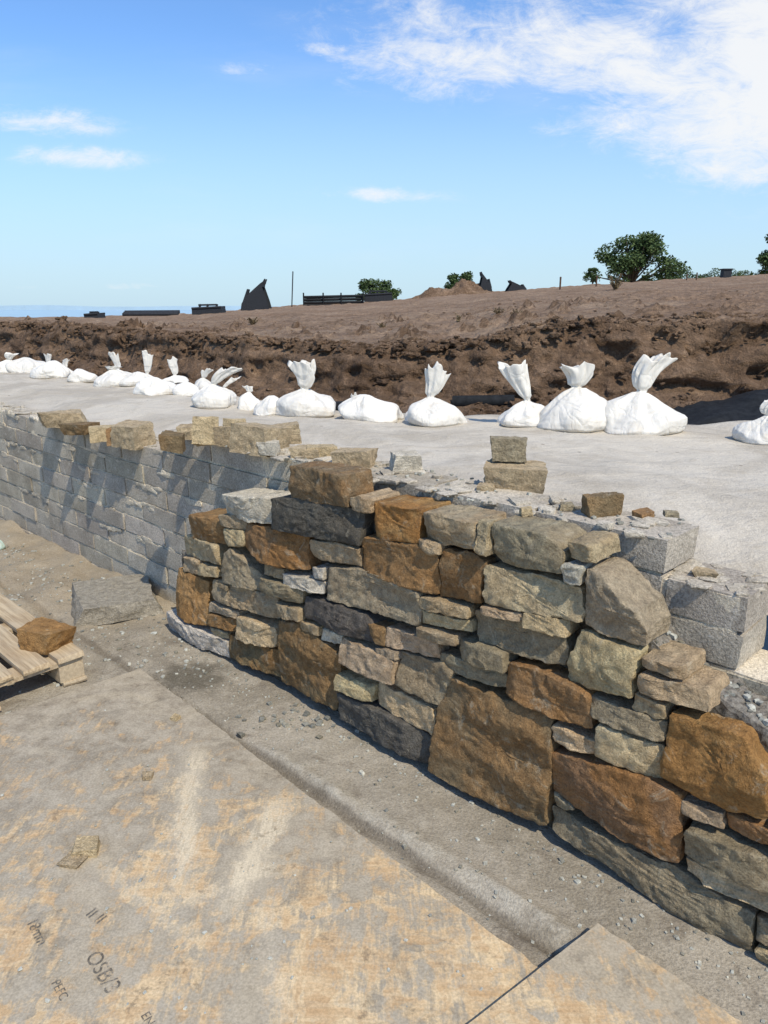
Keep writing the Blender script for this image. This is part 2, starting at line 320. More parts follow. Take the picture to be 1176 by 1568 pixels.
def stone(B,poly,n0,depth,col,rust,tilt=.006):
    P=[Vector(p) for p in poly]
    c=sum(P,Vector((0,0)))/len(P)
    for cut in(.045,.2):
        Q=[]
        for i in range(len(P)):
            a,b=P[i],P[(i+1)%len(P)]; Q+= [a.lerp(b,cut),a.lerp(b,1-cut)]
        P=Q
    out=[]
    for i in range(len(P)):
        a,b=P[i],P[(i+1)%len(P)]; k=max(1,int((b-a).length/.009))
        out+=[a.lerp(b,j/k) for j in range(k)]
    off=Vector((R(0,90),R(0,90),R(0,90))); m=len(out)
    rad=sum((p-c).length for p in out)/m
    tx,tz=R(-tilt,tilt)/max(rad,.06),R(-tilt,tilt)/max(rad,.06)
    O2=[]
    for p in out:
        d=(p-c).normalized(); O2.append(p+d*.0012+d*(noise.noise(Vector((p.x,p.y,0))*22+off)*.007+noise.noise(Vector((p.x,p.y,3))*75+off)*.005))
    ins=min(.004,rad*.10)
    rings=[(0,depth),(0,depth*.75),(0,depth*.5),(0,depth*.28),(0,.018),(0,.005),(ins*.4/rad,.001)]
    f0=ins/rad; nr=max(7,int(rad/.010)); rings+=[(f0+(1-f0)*t/nr,0) for t in range(nr)]
    chips=[]
    for _ in range(4):
        a=R(0,6.28); chips.append((Vector((math.cos(a),math.sin(a))),R(.6,.95)*rad,R(.12,.4)))
    def relief(q):
        P3=Vector((q.x,q.y,0)); e=fr(P3+off,5,3)
        face=e*.0035+fr(P3+off,30,4)*.005+(q.x-c.x)*tx+(q.y-c.y)*tz
        st=noise.noise(Vector((q.x*4,q.y*9,0))+off)*6; fl=math.floor(st); face+=.0045*(fl+min(1,(st-fl)*8))
        for d2,dist,sl in chips:
            h=(q-c).dot(d2)-dist
            if h>0: face+=min(h*sl,.010)
        return face
    vs=[]
    for f,dp in rings:
        for p in O2:
            q=p.lerp(c,f); P3=Vector((q.x,q.y,dp)); face=relief(q)
            if dp>.004:
                d=(p-c).normalized(); a=fr(P3+off,9)*.008*(1 if dp<depth else .3)+fr(P3+off,40)*.003; q=q+d*a
                dd=dp+face*max(0,1-dp/.03)
            else: dd=dp+face
            vs.append(W(q.x,n0+dd,q.y))
    k=len(rings); vs.append(W(c.x,n0+relief(c),c.y))
    fs=[(r*m+i,r*m+(i+1)%m,(r+1)*m+(i+1)%m,(r+1)*m+i) for r in range(k-1) for i in range(m)]
    fs+=[((k-1)*m+i,(k-1)*m+(i+1)%m,k*m) for i in range(m)]
    B.add(vs,fs,(*col,rust))
NS=1.739
B=MB()
for key,txt in ST:
    poly=[onwall(*map(float,t.split(',')),NS) for t in txt.split()]
    j=R(.84,1.14); col=tuple(c*j*R(.97,1.03) for c in C[key])
    big=max(p[0] for p in poly)-min(p[0] for p in poly)
    stone(B,poly,NS+R(-.014,.008),R(.15,.185) if big>.08 else .1,col,Rr[key]*R(.6,1.1))
wall=empty('stone_wall')
B.obj('facing_stones',STONE,angle=38,parent=wall)
tp=[onwall(u,v,NS) for u,v in((270,850),(288,806),(345,806),(350,790),(445,790),(450,765),(530,775),(565,778),(735,806),(860,845),(900,885),(985,1000),(1040,1050),(1100,1085),(1176,1140),(1300,1190))]
tp=sorted(tp); B=MB()
ss=[-.4+i*.025 for i in range(int(3.58/.025))]
cols=[(0,1.815),(.25,1.815),(.5,1.815),(.75,1.815),(.9,1.815),(1,1.818),(1,1.83),(1,1.85),(1,1.88),(1,1.91),(1,1.946)]
pts=[]
for s in ss:
    z=interp(s,tp)-.015
    for f,n in cols: pts.append(W(s,n+(.01*noise.noise(Vector((s*20,f*9,0)))if f<1 else 0),-.02+(z+.02)*f+(.022*noise.noise(Vector((s*26,n*40,5))) if f==1 else 0)))
grid(B,pts,len(ss),len(cols))
B.c=[(.45,.41,.35,0) if i%11<5 else (1,1,1,0) for i in range(len(B.v))]  # core front tinted darker: shade in the stone gaps put into its colour
s=ss[-1];z=interp(s,tp)
B.add([W(s,1.818,-.02),W(s,1.946,-.02),W(s,1.946,z-.02),W(s,1.818,z-.02)],[(0,1,2,3)])
B.obj('mortar_core',MORT,parent=wall)
# ---------------- blockwork ----------------
NB=1.95; B=MB(); ZT=.98; ang=math.atan2(D.y,D.x)
def brange(c):
    lo={0:.78,1:.56,2:.56,3:.10}.get(c,-1.2); hi={0:3.50}.get(c,12.0)
    return lo,hi
for c in range(10):
    z1=ZT-c*.11; z0=z1-.1; lo,hi=brange(c)
    s=lo; first=True
    while s<hi-.05:
        L=.44 if not(first and c%2) else .22
        first=False; e=min(s+L,hi); g=R(.80,1.10)
        tint=(g,g*R(.98,1.01),g*R(.96,1.02),0)
        cc=W((s+e)/2,NB+.1+R(-.006,.004),(z0+z1)/2)
        rock(B,cc,(e-s-.004,.205,.098),ang+R(-.008,.008),tint,jit=.022,k=.03,n=(14,6,5),amp=.006,fs=9)
        s=e+.012
blockwall=empty('concrete_block_wall')
B.obj('blocks',BLOCK,angle=40,parent=blockwall)
B=MB()
for c in range(10):
    z1=ZT-c*.11; lo,hi=brange(c)
    zt=z1-.012 if c==0 else (z1+.008 if c>1 else z1-.004)
    a,b=lo+.02,hi-.02
    k=max(2,int((b-a)/.03)); pts=[]
    for i in range(k):
        s=a+(b-a)*i/(k-1)
        w=.008*noise.noise(Vector((s*9,c*3,0)))+.005*noise.noise(Vector((s*40,c*3,0)))
        for n,z in((NB+.007+w,z1-.112),(NB+.004+w,zt-.03),(NB+.002+w,zt-.004),(NB+.02,zt),(NB+.19,zt),(NB+.198,z1-.112)):
            pts.append(W(s,n,z))
    grid(B,pts,k,6,(1.35,1.31,1.24,0))
for i in range(130):
    s=R(3.2,8); c=random.choice(range(1,7)); rock(B,W(s,NB+.002,ZT-c*.11-.005+R(-.02,.012)),(R(.05,.16),.012,R(.012,.035)),ang,(1.25,1.22,1.16,0),n=4,amp=.1,k=.4,jit=.3)
for i in range(120):
    s=R(.8,3.45); rock(B,W(s,NB+R(-.04,.2),ZT+R(-.006,.004)),(R(.03,.09),R(.02,.06),R(.008,.02)),R(0,6),(R(.85,1.2),)*3+(0,),n=3,amp=.08,k=.4,jit=.3)
for i in range(80):
    s=R(3.55,6.5); rock(B,W(s,NB+R(.0,.2),ZT-.11+R(-.005,.005)),(R(.03,.12),R(.02,.07),R(.008,.022)),R(0,6),(R(.9,1.2),)*3+(0,),n=3,amp=.08,k=.4,jit=.3)
for i in range(25):
    s=R(.57,.78); rock(B,W(s,NB+R(.0,.2),ZT-.11+R(-.005,.002)),(R(.02,.07),R(.02,.05),R(.006,.012)),R(0,6),(R(.9,1.2),)*3+(0,),n=3,amp=.08,k=.4,jit=.3)
B.obj('mortar_joints',BLOCK,angle=40,parent=blockwall)
# ---------------- loose stones ----------------
def loose(name,u,v,z,w,h,key,dp=.7,rot=None,tilt=0,rt=.4,k=.06,jit=.26):
    p,t=onz(u,v,z); sc=t/F; B=MB(); ww=w*sc;hh=h*sc
    j=R(.92,1.12); rock(B,p+Vector((0,ww*dp*.42,hh*.46)),(ww,ww*dp,hh),(R(-.6,.6) if rot is None else rot),(*[c*j for c in C[key]],Rr[key]*rt),jit=jit,k=k,n=12,amp=.04,tilt=tilt,fs=4)
    o=B.obj(name,STONE,angle=26); return o
zc=ZT-.11
for a in [(92,655,zc,60,24,'T',.8),(75,652,zc,26,18,'G',.8),(118,667,zc,44,17,'B',.8),(155,675,zc,36,22,'Y',.8),(180,680,zc,26,26,'R',.8),(202,683,zc,54,33,'T',.8),
          (262,692,ZT-.02,34,28,'B',.8),(285,672,ZT,26,20,'T',.8),(316,682,ZT,36,42,'Y',.5),(343,683,ZT,26,30,'T',.6),(358,660,ZT,28,18,'Y',.6),
          (390,694,ZT,74,40,'T',.7),(436,678,ZT,46,26,'T',.7),(411,698,ZT,32,24,'P',.7),(470,702,ZT,44,16,'T',.7),(493,702,ZT,40,20,'Y',.7),(545,715,ZT,62,24,'T',.6),
          (622,724,ZT,50,28,'P',.6),(790,750,ZT,92,38,'T',.6),(781,707,ZT+.09,52,36,'G',.6),(924,790,ZT,56,32,'B',.5),(990,796,ZT,30,12,'R',.7),
          (806,790,ZT,18,12,'Y',.7),(1083,885,ZT-.11,34,10,'T',.7),(1030,792,ZT,22,8,'G',.7),(745,752,ZT,24,9,'T',.7),(870,782,ZT,22,10,'G',.7),
          (60,997,.148,64,32,'O',.8),(127,1312,.02,38,16,'Y',.9),(108,1330,.02,34,8,'T',.9),(225,1195,.02,16,9,'T',.8),(268,1104,.02,12,6,'Y',.9)]:
    loose('loose_stone',*a)
loose('stone_slab',158,948,0,118,28,'S',1.1,rot=.45,k=.02,jit=.16,rt=0)
# ---------------- ground ----------------
gs=[-6,-4,-3,-2.4]+[-2+i*.035 for i in range(240)]+[6.5,7,8,10,14]
gn=[-9,-6,-4,-3,-2.2]+[-1.6+i*.05 for i in range(54)]+[1.1+i*.0145 for i in range(60)]
def gz(s,n):
    z=.010*fr((s,n,0),1.6,4)+.004*noise.noise(Vector((s*14,n*14,1)))
    z+=.012*math.exp(-((n-1.465-.02*math.sin(s*2.3)-.018*noise.noise(Vector((s*3,0,0))))/.022)**2)*(1-.8*max(0,min(1,(s-1.7)/.6)))*(.9+1.3*noise.noise(Vector((s*4,n*9,0))))
    z-=.020*math.exp(-((n-1.405-.01*math.sin(s*3))/.020)**2)
    if s>2.6: z+=.035*max(0,min(1,(s-2.6)))*fr((s,n,8),3.5,4)
    return z
B=MB(); grid(B,[W(s,n,gz(s,n)) for s in gs for n in gn],len(gs),len(gn)); B.obj('ground',GROUND,angle=0)
B=MB()
def peb(s,n,r,z=0,dark=False):
    g=R(.15,.28) if dark else R(.28,.48); t=R(0,.05)
    rock(B,W(s,n,z+r*.2),(r*R(.8,1.5),r,r*R(.4,.8)),R(0,6),(g+t,g+t*.6,g*.88,0),n=2,jit=.35,k=.3,amp=.05)
for i in range(900):
    s=R(.15,5.5); n=1.74-abs(random.gauss(0,.08)) if i%2 else R(1.36,1.74)
    peb(s,n,R(.003,.009)*(1.6 if random.random()<.06 else 1),gz(s,n),random.random()<.4)
for i in range(600):
    s=R(2.6,5.5); n=R(.3,1.9); peb(s,n,R(.005,.018),gz(s,n),random.random()<.4)
for i in range(34):
    u=random.gauss(470,45); v=random.gauss(1105,14); p,_=onz(u,v,0); s=p.dot(D);n=p.dot(N); peb(s,n,R(.008,.026),gz(s,n),True)
for i in range(110):
    p,_=onz(R(0,800),R(1060,1560),.02); s=p.dot(D);n=p.dot(N)
    if n<1.28: peb(s,n,R(.003,.009),.021)
for i in range(420):
    s=R(.15,2.7); z=interp(s,tp); peb(s,R(1.83,1.95),R(.006,.018),z-.014,random.random()<.6)
for i in range(160):
    s=R(.8,3.4); peb(s,R(1.9,2.17),R(.005,.014),ZT,random.random()<.4)
B.obj('gravel',GRAV,angle=30)
def board(name,A,Bp,dirp,L,th,z0):
    A=Vector((*A,0));Bp=Vector((*Bp,0)); dp=Vector((*dirp,0)).normalized()*L
    nx,ny=60,50; B=MB()
    def P(i,j,z):
        p=A.lerp(Bp,i/nx)+dp*(j/ny); e=0
        if i in(0,nx) or j in(0,ny): e=.006*noise.noise(p*30)
        return p+Vector((e,e,z+.005*fr(p,1.2)))
    vs=[P(i,j,z0+th) for i in range(nx+1) for j in range(ny+1)]
    B.add(vs,[(i*(ny+1)+j,(i+1)*(ny+1)+j,(i+1)*(ny+1)+j+1,i*(ny+1)+j+1) for i in range(nx) for j in range(ny)])
    rim=[(i,0) for i in range(nx)]+[(nx,j) for j in range(ny)]+[(i,ny) for i in range(nx,0,-1)]+[(0,j) for j in range(ny,0,-1)]
    vs=[P(i,j,z0+th) for i,j in rim]+[P(i,j,z0) for i,j in rim]; m=len(rim)
    B.add(vs,[(i,(i+1)%m,(i+1)%m+m,i+m) for i in range(m)])
    return B.obj(name,BOARD,angle=40)
bd=board('osb_board',(-1.106,3.04),(.398,1.45),(-.726,-.687),1.75,.016,.004)
board('osb_board',(.56,1.578),(.98,1.11),(-.78,-.60),1.2,.018,.028)
m,g,b,tc=newmat('worn_stencil_ink'); n=g.noise(tc,38,6,.8)
g.l(g.mix(g.ramp(n,.40,.60),(.10,.085,.065),(.28,.23,.17)),b.inputs['Base Color'])
g.l(g.ramp(n,.46,.60,.85,0),b.inputs['Alpha']); INK=m
for txt,u,v,sz,r in(('OSB/3',130,1465,.055,-.85),('18mm',40,1412,.04,-.85),('EN 300',215,1555,.03,-.85),('PEFC',78,1505,.03,-.85),('II II',130,1400,.045,-.6)):
    cu=bpy.data.curves.new('stencil_text','FONT'); cu.body=txt; cu.size=sz; cu.materials.append(INK)
    o=bpy.data.objects.new('stencil_text',cu); bpy.context.scene.collection.objects.link(o)
    p,_=onz(u,v,.0255); o.location=p; o.rotation_euler=(0,0,r); o.parent=bd
# ---------------- pallet ----------------
B=MB(); c0=Vector((-1.32,2.967,0))
def plank(a0,a1,b0,b1,z0,z1):
    c=c0+D*((a0+a1)/2)-N*((b0+b1)/2); rock(B,c+Vector((0,0,(z0+z1)/2)),(a1-a0,b1-b0,z1-z0),ang,jit=.015,k=.02,n=(14,3,2),amp=.0)
for i in range(6): plank(R(-.01,.012),1.2,i*.148,i*.148+.098+R(0,.02),.122,.144)
for a in(0.01,.52,1.08):
    plank(a,a+.1,0,.84,.1,.121)
    for b in(0,.36,.72): plank(a,a+.1,b+.003,b+.11,.024,.099)
for b in(0,.36,.72): plank(0,1.2,b,b+.1,.003,.023)
B.obj('wooden_pallet',WOOD,angle=30)
# ---------------- bank with geotextile ----------------
Yb=[(-14,18.6),(-8,12.7),(-4.5,9.25),(-2.47,7.3),(-.52,5.42),(.5,4.98),(1.5,4.72),(4,4.45),(9,4.2)]
def bankz(X,Y):
    n=X*N.x+Y*N.y; s=X*D.x+Y*D.y
    k=max(0,min(1,(1.6-s)/1.4)); n1=2.62+.6*k; dz=.05+.12*k
    f=max(0,min(1,(n-2.165)/(n1-2.165))); f=f*f*(3-2*f)
    z=.90-dz*(1-f)+.022*fr((X,Y,0),.9,3)+.006*noise.noise(Vector((X*5,Y*5,2)))
    r=1-abs(noise.noise(Vector((s*1.3,n*3.2,4))))*5
    if r>0: z+=.014*r
    z+=.014*max(0,1-abs(s-.35-.1*n)/.05)*k
    return z
B=MB(); pts=[]; nu,nv=320,60
for i in range(nu):
    X0=-9+13*i/(nu-1); Y0=(2.158-N.x*X0)/N.y
    for j in range(nv):
        f=min(1,j/(nv-2))
        X=X0+.5*f; Y=Y0+(interp(X0+.5,Yb)+.08*noise.noise(Vector((X0*3,0,0)))-Y0)*f
        pts.append((X,Y,bankz(X,Y)-(.3 if j==nv-1 else 0)-(.04 if j==nv-2 else 0)))
grid(B,pts,nu,nv); B.obj('geotextile_bank',BANK,angle=0)
# ---------------- sandbags ----------------
def ridge(p): return 1-2.2*abs(noise.noise(p))
def bag(u,v,w,tuft,lean=(0,0),bh=.42,ftw=1.0,z=None,col=(.74,.70,.62),name='sandbag',depth=.85):
    p,t=onz(u,v,.9)
    if z is None: z=bankz(p.x,p.y)
    sc=t/F; r=w*sc/2; bodyh=w*sc*bh*1.12; th=tuft*sc
    B=MB(); seg=96; ph=[R(0,6.28) for _ in range(6)]; rz=R(-.5,.5); nx=R(-.32,.32); ny=R(-.1,.15)
    prof=[(.0,0,0),(.5,0,0),(.90,.0,0),(1.04,.08,0),(1.07,.20,0),(1.03,.34,0),(.94,.47,0),(.82,.58,0),(.68,.68,0),(.50,.78,0),(.34,.88,0),(.20,.97,0)]
    if tuft>0: prof+=[(.12,1.03,0),(.12,1.05,.06)]+[((.15+.26*q**.8*ftw),1.05,q) for q in(.15,.3,.45,.6,.75,.9,1.0)]+[(.2*ftw+.08,1.05,.85),(.06,1.05,.5)]
    else: prof+=[(.10,1.02,0),(.0,1.0,0)]
    dense=[]
    for a,b in zip(prof,prof[1:]):
        k=4 if b[2]==0 else 3
        dense+=[tuple(a[i]+(b[i]-a[i])*j/k for i in range(3)) for j in range(k)]
    dense.append(prof[-1]); vs=[]; off=Vector((R(0,50),R(0,50),0))
    for rr,ph_,q in dense:
        hb=min(1,ph_)
        for i in range(seg):
            a=2*math.pi*i/seg; ca,sa=math.cos(a),math.sin(a)
            low=.30*noise.noise(Vector((ca*1.0,sa*1.0,hb*1.2))+off)
            up=max(0,hb-.3)/.7
            pl=(math.sin(5*a+ph[0]+hb*2)*.5+math.sin(8*a+ph[1]-hb*3)*.5+abs(math.sin(6.5*a+ph[2]))*.5)
            cr=.05*ridge(Vector((ca*1.5,sa*1.5,hb*2.0))+off)+.010*ridge(Vector((ca*4,sa*4,hb*4))+off)
            if q==0: rad=rr*(1+low*(1-up*.5)+up*.20*pl+cr*(.3 if rr<.2 else 1))
            else: rad=rr*(1+.20*math.sin(3*a+ph[3]+q*1.2)+.10*math.sin(7*a+ph[4]-q*2)+.28*noise.noise(Vector((ca*1.3,sa*1.3,q*1.6))+off))
            x=rad*ca*r*(1-.06*math.cos(4*a)); y=rad*sa*r*(depth if q==0 else .45)
            zz=hb*bodyh+q*th*(1+.34*noise.noise(Vector((ca*1.3,sa*1.3,2))+off)-.12*abs(ca)*q)
            zz+=bodyh*(.28*noise.noise(Vector((ca*rr*1.2,sa*rr*1.2,1))+off)+.04*ridge(Vector((x/r*1.8,y/r*1.8,3))+off))*(min(1,hb*4))*(1-.6*up)
            x+=nx*r*hb+lean[0]*sc*q**1.3+.07*r*math.sin(q*4+ph[5])*(q>0); y+=ny*r*hb+lean[1]*sc*q
            vs.append(Vector((x,y,zz)))
    M=Matrix.Rotation(rz*.4,3,'Z'); vs=[M@q+Vector((p.x,p.y+r*depth*.6,z-.008)) for q in vs]
    m=seg; fs=[(k*m+i,k*m+(i+1)%m,(k+1)*m+(i+1)%m,(k+1)*m+i) for k in range(len(dense)-1) for i in range(m)]
    j=R(.9,1.04); B.add(vs,fs,(col[0]*j,col[1]*j,col[2]*j,0)); return B.obj(name,BAG,angle=0)
for a in [(466,636,90,44,(-6,0)),(672,650,90,50,(14,0)),(572,643,98,0,(0,0),.36),(802,655,72,58,(-24,0),.45,1.6),(885,660,114,36,(-10,0),.50,1.1),(985,664,124,62,(26,0),.42,.9),(1175,676,76,26,(5,0),.5),
          (411,634,52,0,(0,0),.5),(380,628,36,10,(0,0),.7),(322,625,60,26,(34,0),.55,1.3),(283,608,38,0,(0,0),.5),(268,590,34,26,(0,0),.3,1.1),(236,605,60,0,(0,0),.4),
          (222,588,36,34,(6,0),.3,1.1),(203,592,46,0,(0,0),.4),(184,578,34,26,(-4,0),.3,1.1),(164,592,54,6,(0,0),.42),(124,586,42,0,(0,0),.42),(70,581,56,0,(0,0),.42),(74,566,24,18,(0,0),.3,1.2),
          (38,571,54,0,(0,0),.4),(8,571,44,10,(6,0),.4),(314,600,34,14,(10,0),.5,1.2),(345,612,30,16,(16,0),.5,1.2),(100,578,26,12,(0,0),.5),(-40,566,50,10,(0,0),.4),(548,640,36,18,(-4,0),.55,.7)]:
    bag(*a)
o=bag(-8,842,50,22,(6,0),.75,1.0,z=.0,col=(.42,.52,.45),name='aggregate_bag')
p,_=onz(-8,842,.0); q,_=onz(-8,842,.9); o.location=(p.x-q.x,p.y-q.y,0)
# ---------------- soil terrain ----------------
Yc=[(-20,26),(-12,17.6),(-4.6,11),(-2.2,8.7),(-.23,7.0),(1.1,6.65),(2.3,6.5),(5,6.3),(12,6.2)]
SKY=[(-900,492),(0,487),(150,485),(300,481),(450,468),(550,463),(620,458),(700,450),(760,447),(850,440),(1000,430),(1100,424),(1176,420),(1900,400)]
CZ=[(-12,1.27),(-4.6,1.36),(-2.2,1.29),(-.23,1.27),(.8,1.31),(1.3,1.45),(2.3,1.49),(4,1.5),(12,1.5)]
Q=45.
def tz(X0,q,det=True):
    yc=interp(X0,Yc); zc_=interp(X0,CZ)
    X=X0*(1+.12*max(q,0)); Y=yc+q
    Xs=X0*(1+.12*Q); Ys=yc+Q; u=588+F*Xs/Ys*.985
    zs=1.6+Ys*(470-interp(u,SKY))/F*.95
    if q<0:
        qq=q-.12*noise.noise(Vector((X0*1.7,3,0)))-.06*noise.noise(Vector((X0*6,5,0)))
        f=interp(qq,[(-2.8,0),(-1.5,.06),(-.9,.2),(-.45,.34),(-.30,.55),(-.10,.96),(0,1)]); z=.6+(zc_-.6)*f
    elif q<Q:
        f=q/Q; z=zc_+(zs-zc_)*(f**.92)
    else:
        e=q-Q; z=zs-.004*e*e-.1*e if e<30 else zs-6.6-(e-30)*.34
    if det and q<Q+5:
        a=.035 if q<.3 else (.025+.0022*q)
        z+=a*fr((X,Y,0),.9,4)+(.028 if q<.1 else .014)*fr((X,Y,4),6,4)
        if -1.5<q<-.05: z+=.05*(abs(noise.noise(Vector((X*3,Y*3,2))))-.2)+.04*(abs(noise.noise(Vector((X*8,Y*8,6))))-.2)
        if q>1: z+=.026*math.sin(q*4.2+noise.noise(Vector((X*.6,Y,0)))*2.5)*min(1,q/4)/(1+q*.03)
        if .1<q<6:
            cl=noise.noise(Vector((X*2.2,Y*2.2,9)))
            if cl>.12: z+=(cl-.12)*.24*(.5+noise.noise(Vector((X*12,Y*12,2))))
    return X,Y,z
def ground_z(X,Y):
    x0=X
    for _ in range(30):
        q=Y-interp(x0,Yc); x0=x0*.5+.5*X/(1+.12*max(q,0))
    return tz(x0,Y-interp(x0,Yc))[2]
xs=[]; x=-20.
while x<12: xs.append(x); x+=.022+.012*abs(x+.5)**1.1*(1 if abs(x)>3 else .4)
qs=[-2.8+i*.1 for i in range(14)]+[-1.4+i*.022 for i in range(70)]; q=.15
while q<Q+12: qs.append(q); q+=.05+q*.026
while q<240: qs.append(q); q+=9
B=MB(); pts=[]; cs=[]
for x in xs:
    for q in qs:
        X,Y,z=tz(x,q)
        if -1.2<q<.12: Y+=(.14*fr((X,z*3,7),2.6,4)+.05*(abs(noise.noise(Vector((X*9,z*9,3))))-.2))*(1 if q<-.1 else .4)
        pts.append((X,Y,z)); e=q+.10*noise.noise(Vector((X*4,q*3,1)))
        cs.append((1,1,1,max(0,min(1,(.02-e)/.10))))
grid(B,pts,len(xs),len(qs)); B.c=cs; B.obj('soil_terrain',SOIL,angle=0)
B=MB()
for i in range(4200):
    x0=R(-7,5); q=random.choice((R(-1.7,-.6),R(-1.0,-.2),R(-.18,.12),R(-.18,.12),R(-.18,.3),R(0,8)))
    X,Y,z=tz(x0,q); r=random.choice((.02,.03,.025,.035,.06))*R(.6,1.3)*(1+max(q,0)*.02)
    if q>.4: r*=.6
    rock(B,(X,Y,z+r*.02),(r*R(1,1.6),r,r*R(.5,.8)),R(0,6),(1,1,1,1 if q<0 else 0),n=4,jit=.45,k=.6,amp=.25,fs=2)
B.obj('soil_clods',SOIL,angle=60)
B=MB(); Yd=44; ua,ub=xat(618,Yd),xat(762,Yd); pts=[]; nu=90;nv=30
for i in range(nu):
    for j in range(nv):
        a=i/(nu-1); b=j/(nv-1); X=ua+(ub-ua)*a; Y=Yd-1.3+2.6*b
        e=math.sin(math.pi*a)**.7*math.sin(math.pi*b)
        hgt=interp(a,[(0,0),(.15,.35),(.3,.55),(.5,.42),(.62,.80),(.8,.6),(.93,.3),(1,0)])
        pts.append((X,Y,ground_z(X,Y)-.06+e**.8*hgt*(1+.55*fr((X*1.3,Y,1),1.6,4))))
grid(B,pts,nu,nv,(1,1,1,.7)); B.obj('soil_heap',SOIL,angle=0)
B=MB(); pts=[]
for i in range(60):
    X=1.98+i*.055
    for j in range(14):
        f=j/13
        pts.append((X+.14*f,4.98+.75*f+.05*noise.noise(Vector((X*3,j*.5,0))),.80+(.20+.07*noise.noise(Vector((X*1.8,0,3))))*math.sin(f*2.0)*min(1,i/12)+.04*noise.noise(Vector((X*4,j*.4,5)))+.02*noise.noise(Vector((X*11,j,5)))))
grid(B,pts,60,14); B.obj('black_membrane',BLACK,angle=0)
B=MB()
for (u,v,l) in((745,618,.5),(300,578,.5),(95,556,.6),(540,628,.3)):
    p,t=onz(u,v,.85); cyl(B,(p.x-l/2,p.y+.25,.83),(p.x+l/2,p.y+.15,.85),.055,seg=14)
B.obj('drainage_pipe',BLACK,angle=40)
# ---------------- skyline items ----------------
def bucket(name,u,Yd,w,h,flip=1,mat=None,dz=0,wid=1.0):
    B=MB(); X=xat(u,Yd); z=ground_z(X,Yd)-.05+dz
    prof=[(-.5,.0),(-.46,.25),(-.3,.5),(-.05,.72),(.22,.95),(.30,1.0),(.27,.82),(.42,.35),(.5,.02),(.2,-.02),(-.2,-.02)]
    vs=[]
    for y in(-.5,.5):
        for a,b in prof: vs.append((X+flip*a*w,Yd+y*wid,z+b*h))
    m=len(prof); fs=[(i,(i+1)%m,(i+1)%m+m,i+m) for i in range(m) if i not in(6,7)]
    B.add(vs,fs); B.add(vs[:m],[tuple(range(m))]);B.add(vs[m:],[tuple(range(m))])
    for y in(-.4,-.15,.15,.4): cyl(B,(X+flip*.28*w,Yd+y*wid,z+.93*h),(X+flip*.36*w,Yd+y*wid,z+1.1*h),.05,.015,6)
    for y in(-.2,.2): cyl(B,(X-flip*.40*w,Yd+y*wid,z+.3*h),(X-flip*.25*w,Yd+y*wid,z+.75*h),.09,.05,6)
    return B.obj(name,mat or STEEL,angle=30)
bucket('excavator_bucket',392,40,1.5,1.45)
bucket('excavator_bucket',742,44,.75,1.1,-1)
bucket('excavator_bucket',790,43,1.2,.62,-1)
def attach(name,u,Yd,w,h,mat):
    B=MB(); X=xat(u,Yd); z=ground_z(X,Yd)-.02
    vs=[(X-w/2,Yd-.5,z),(X+w/2,Yd-.5,z),(X+w*.46,Yd-.5,z+h*.7),(X-w*.5,Yd-.5,z+h*.55)]
    vs+=[(a,b+1.0,c) for a,b,c in vs]
    B.add(vs,[(0,1,2,3),(4,5,6,7),(0,1,5,4),(0,3,7,4),(1,2,6,5)])
    cyl(B,(X-w/2,Yd-.5,z+h*.6),(X+w*.46,Yd-.5,z+h*.74),.05); cyl(B,(X-w/2,Yd+.5,z+h*.6),(X+w*.46,Yd+.5,z+h*.74),.05)
    for f in(-.35,-.1,.2): cyl(B,(X+f*w,Yd,z+h*.5),(X+(f+.08)*w,Yd,z+h),.06,.05,6)
    cyl(B,(X-w*.35,Yd,z+h*.92),(X+w*.25,Yd,z+h*.95),.045)
    return B.obj(name,mat,angle=30)
attach('digger_attachment',319,38,1.5,.5,STEEL); attach('digger_attachment',142,38,.7,.35,STEEL); attach('digger_attachment',580,43,1.6,.6,STEEL)
B=MB(); Yd=42; X0,X1=xat(465,Yd),xat(556,Yd); z=ground_z(X0,Yd)-.1
for r,k in((0,5),(1,5),(2,4),(3,4)):
    for j in range(k): cyl(B,(X0+.03*j,Yd+j*.17+r*.04,z+.1+r*.15),(X1,Yd+j*.17+r*.04,z+.14+r*.16),.075,seg=10)
for f in(0,.33,.63,1.0): cyl(B,(X0+(X1-X0)*f,Yd-.12,z-.1),(X0+(X1-X0)*f,Yd-.12,z+.78),.04,seg=6)
B.obj('pipe_stack',BLACK,angle=40)
B=MB(); X0,X1=xat(185,41),xat(270,41); z=ground_z(X0,41)
for j in range(3): cyl(B,(X0,41+j*.2,z+.1+.06*j),(X1,41+j*.2,z+.12+.06*j),.09,seg=10)
B.obj('pipe_stack',STEEL,angle=40)
def post(name,u,Yd,h,r,mat,tilt=0):
    B=MB(); X=xat(u,Yd); z=ground_z(X,Yd)-.1; cyl(B,(X,Yd,z),(X+tilt,Yd,z+h),r,seg=7)
    cyl(B,(X+tilt,Yd,z+h),(X+tilt,Yd,z+h+r*1.5),r*1.25,r*.8,seg=7); B.obj(name,mat)
post('marker_pole',446,40,1.85,.03,STEEL,.12)
post('timber_post',857,30,.55,.035,RUSTY); post('timber_post',912,30,.5,.03,RUSTY); post('timber_post',1049,34,.35,.03,RUSTY); post('timber_post',1064,34,.35,.03,RUSTY)
B=MB(); Yd=40; X=xat(1108,Yd); z=ground_z(X,Yd); rock(B,(X,Yd,z+.18),(.42,.42,.42),0,jit=.03,k=.06,n=5,amp=0); rock(B,(X,Yd,z+.41),(.5,.5,.06),0,jit=.02,k=.05,n=4,amp=0)
B.obj('green_bin',STEEL)
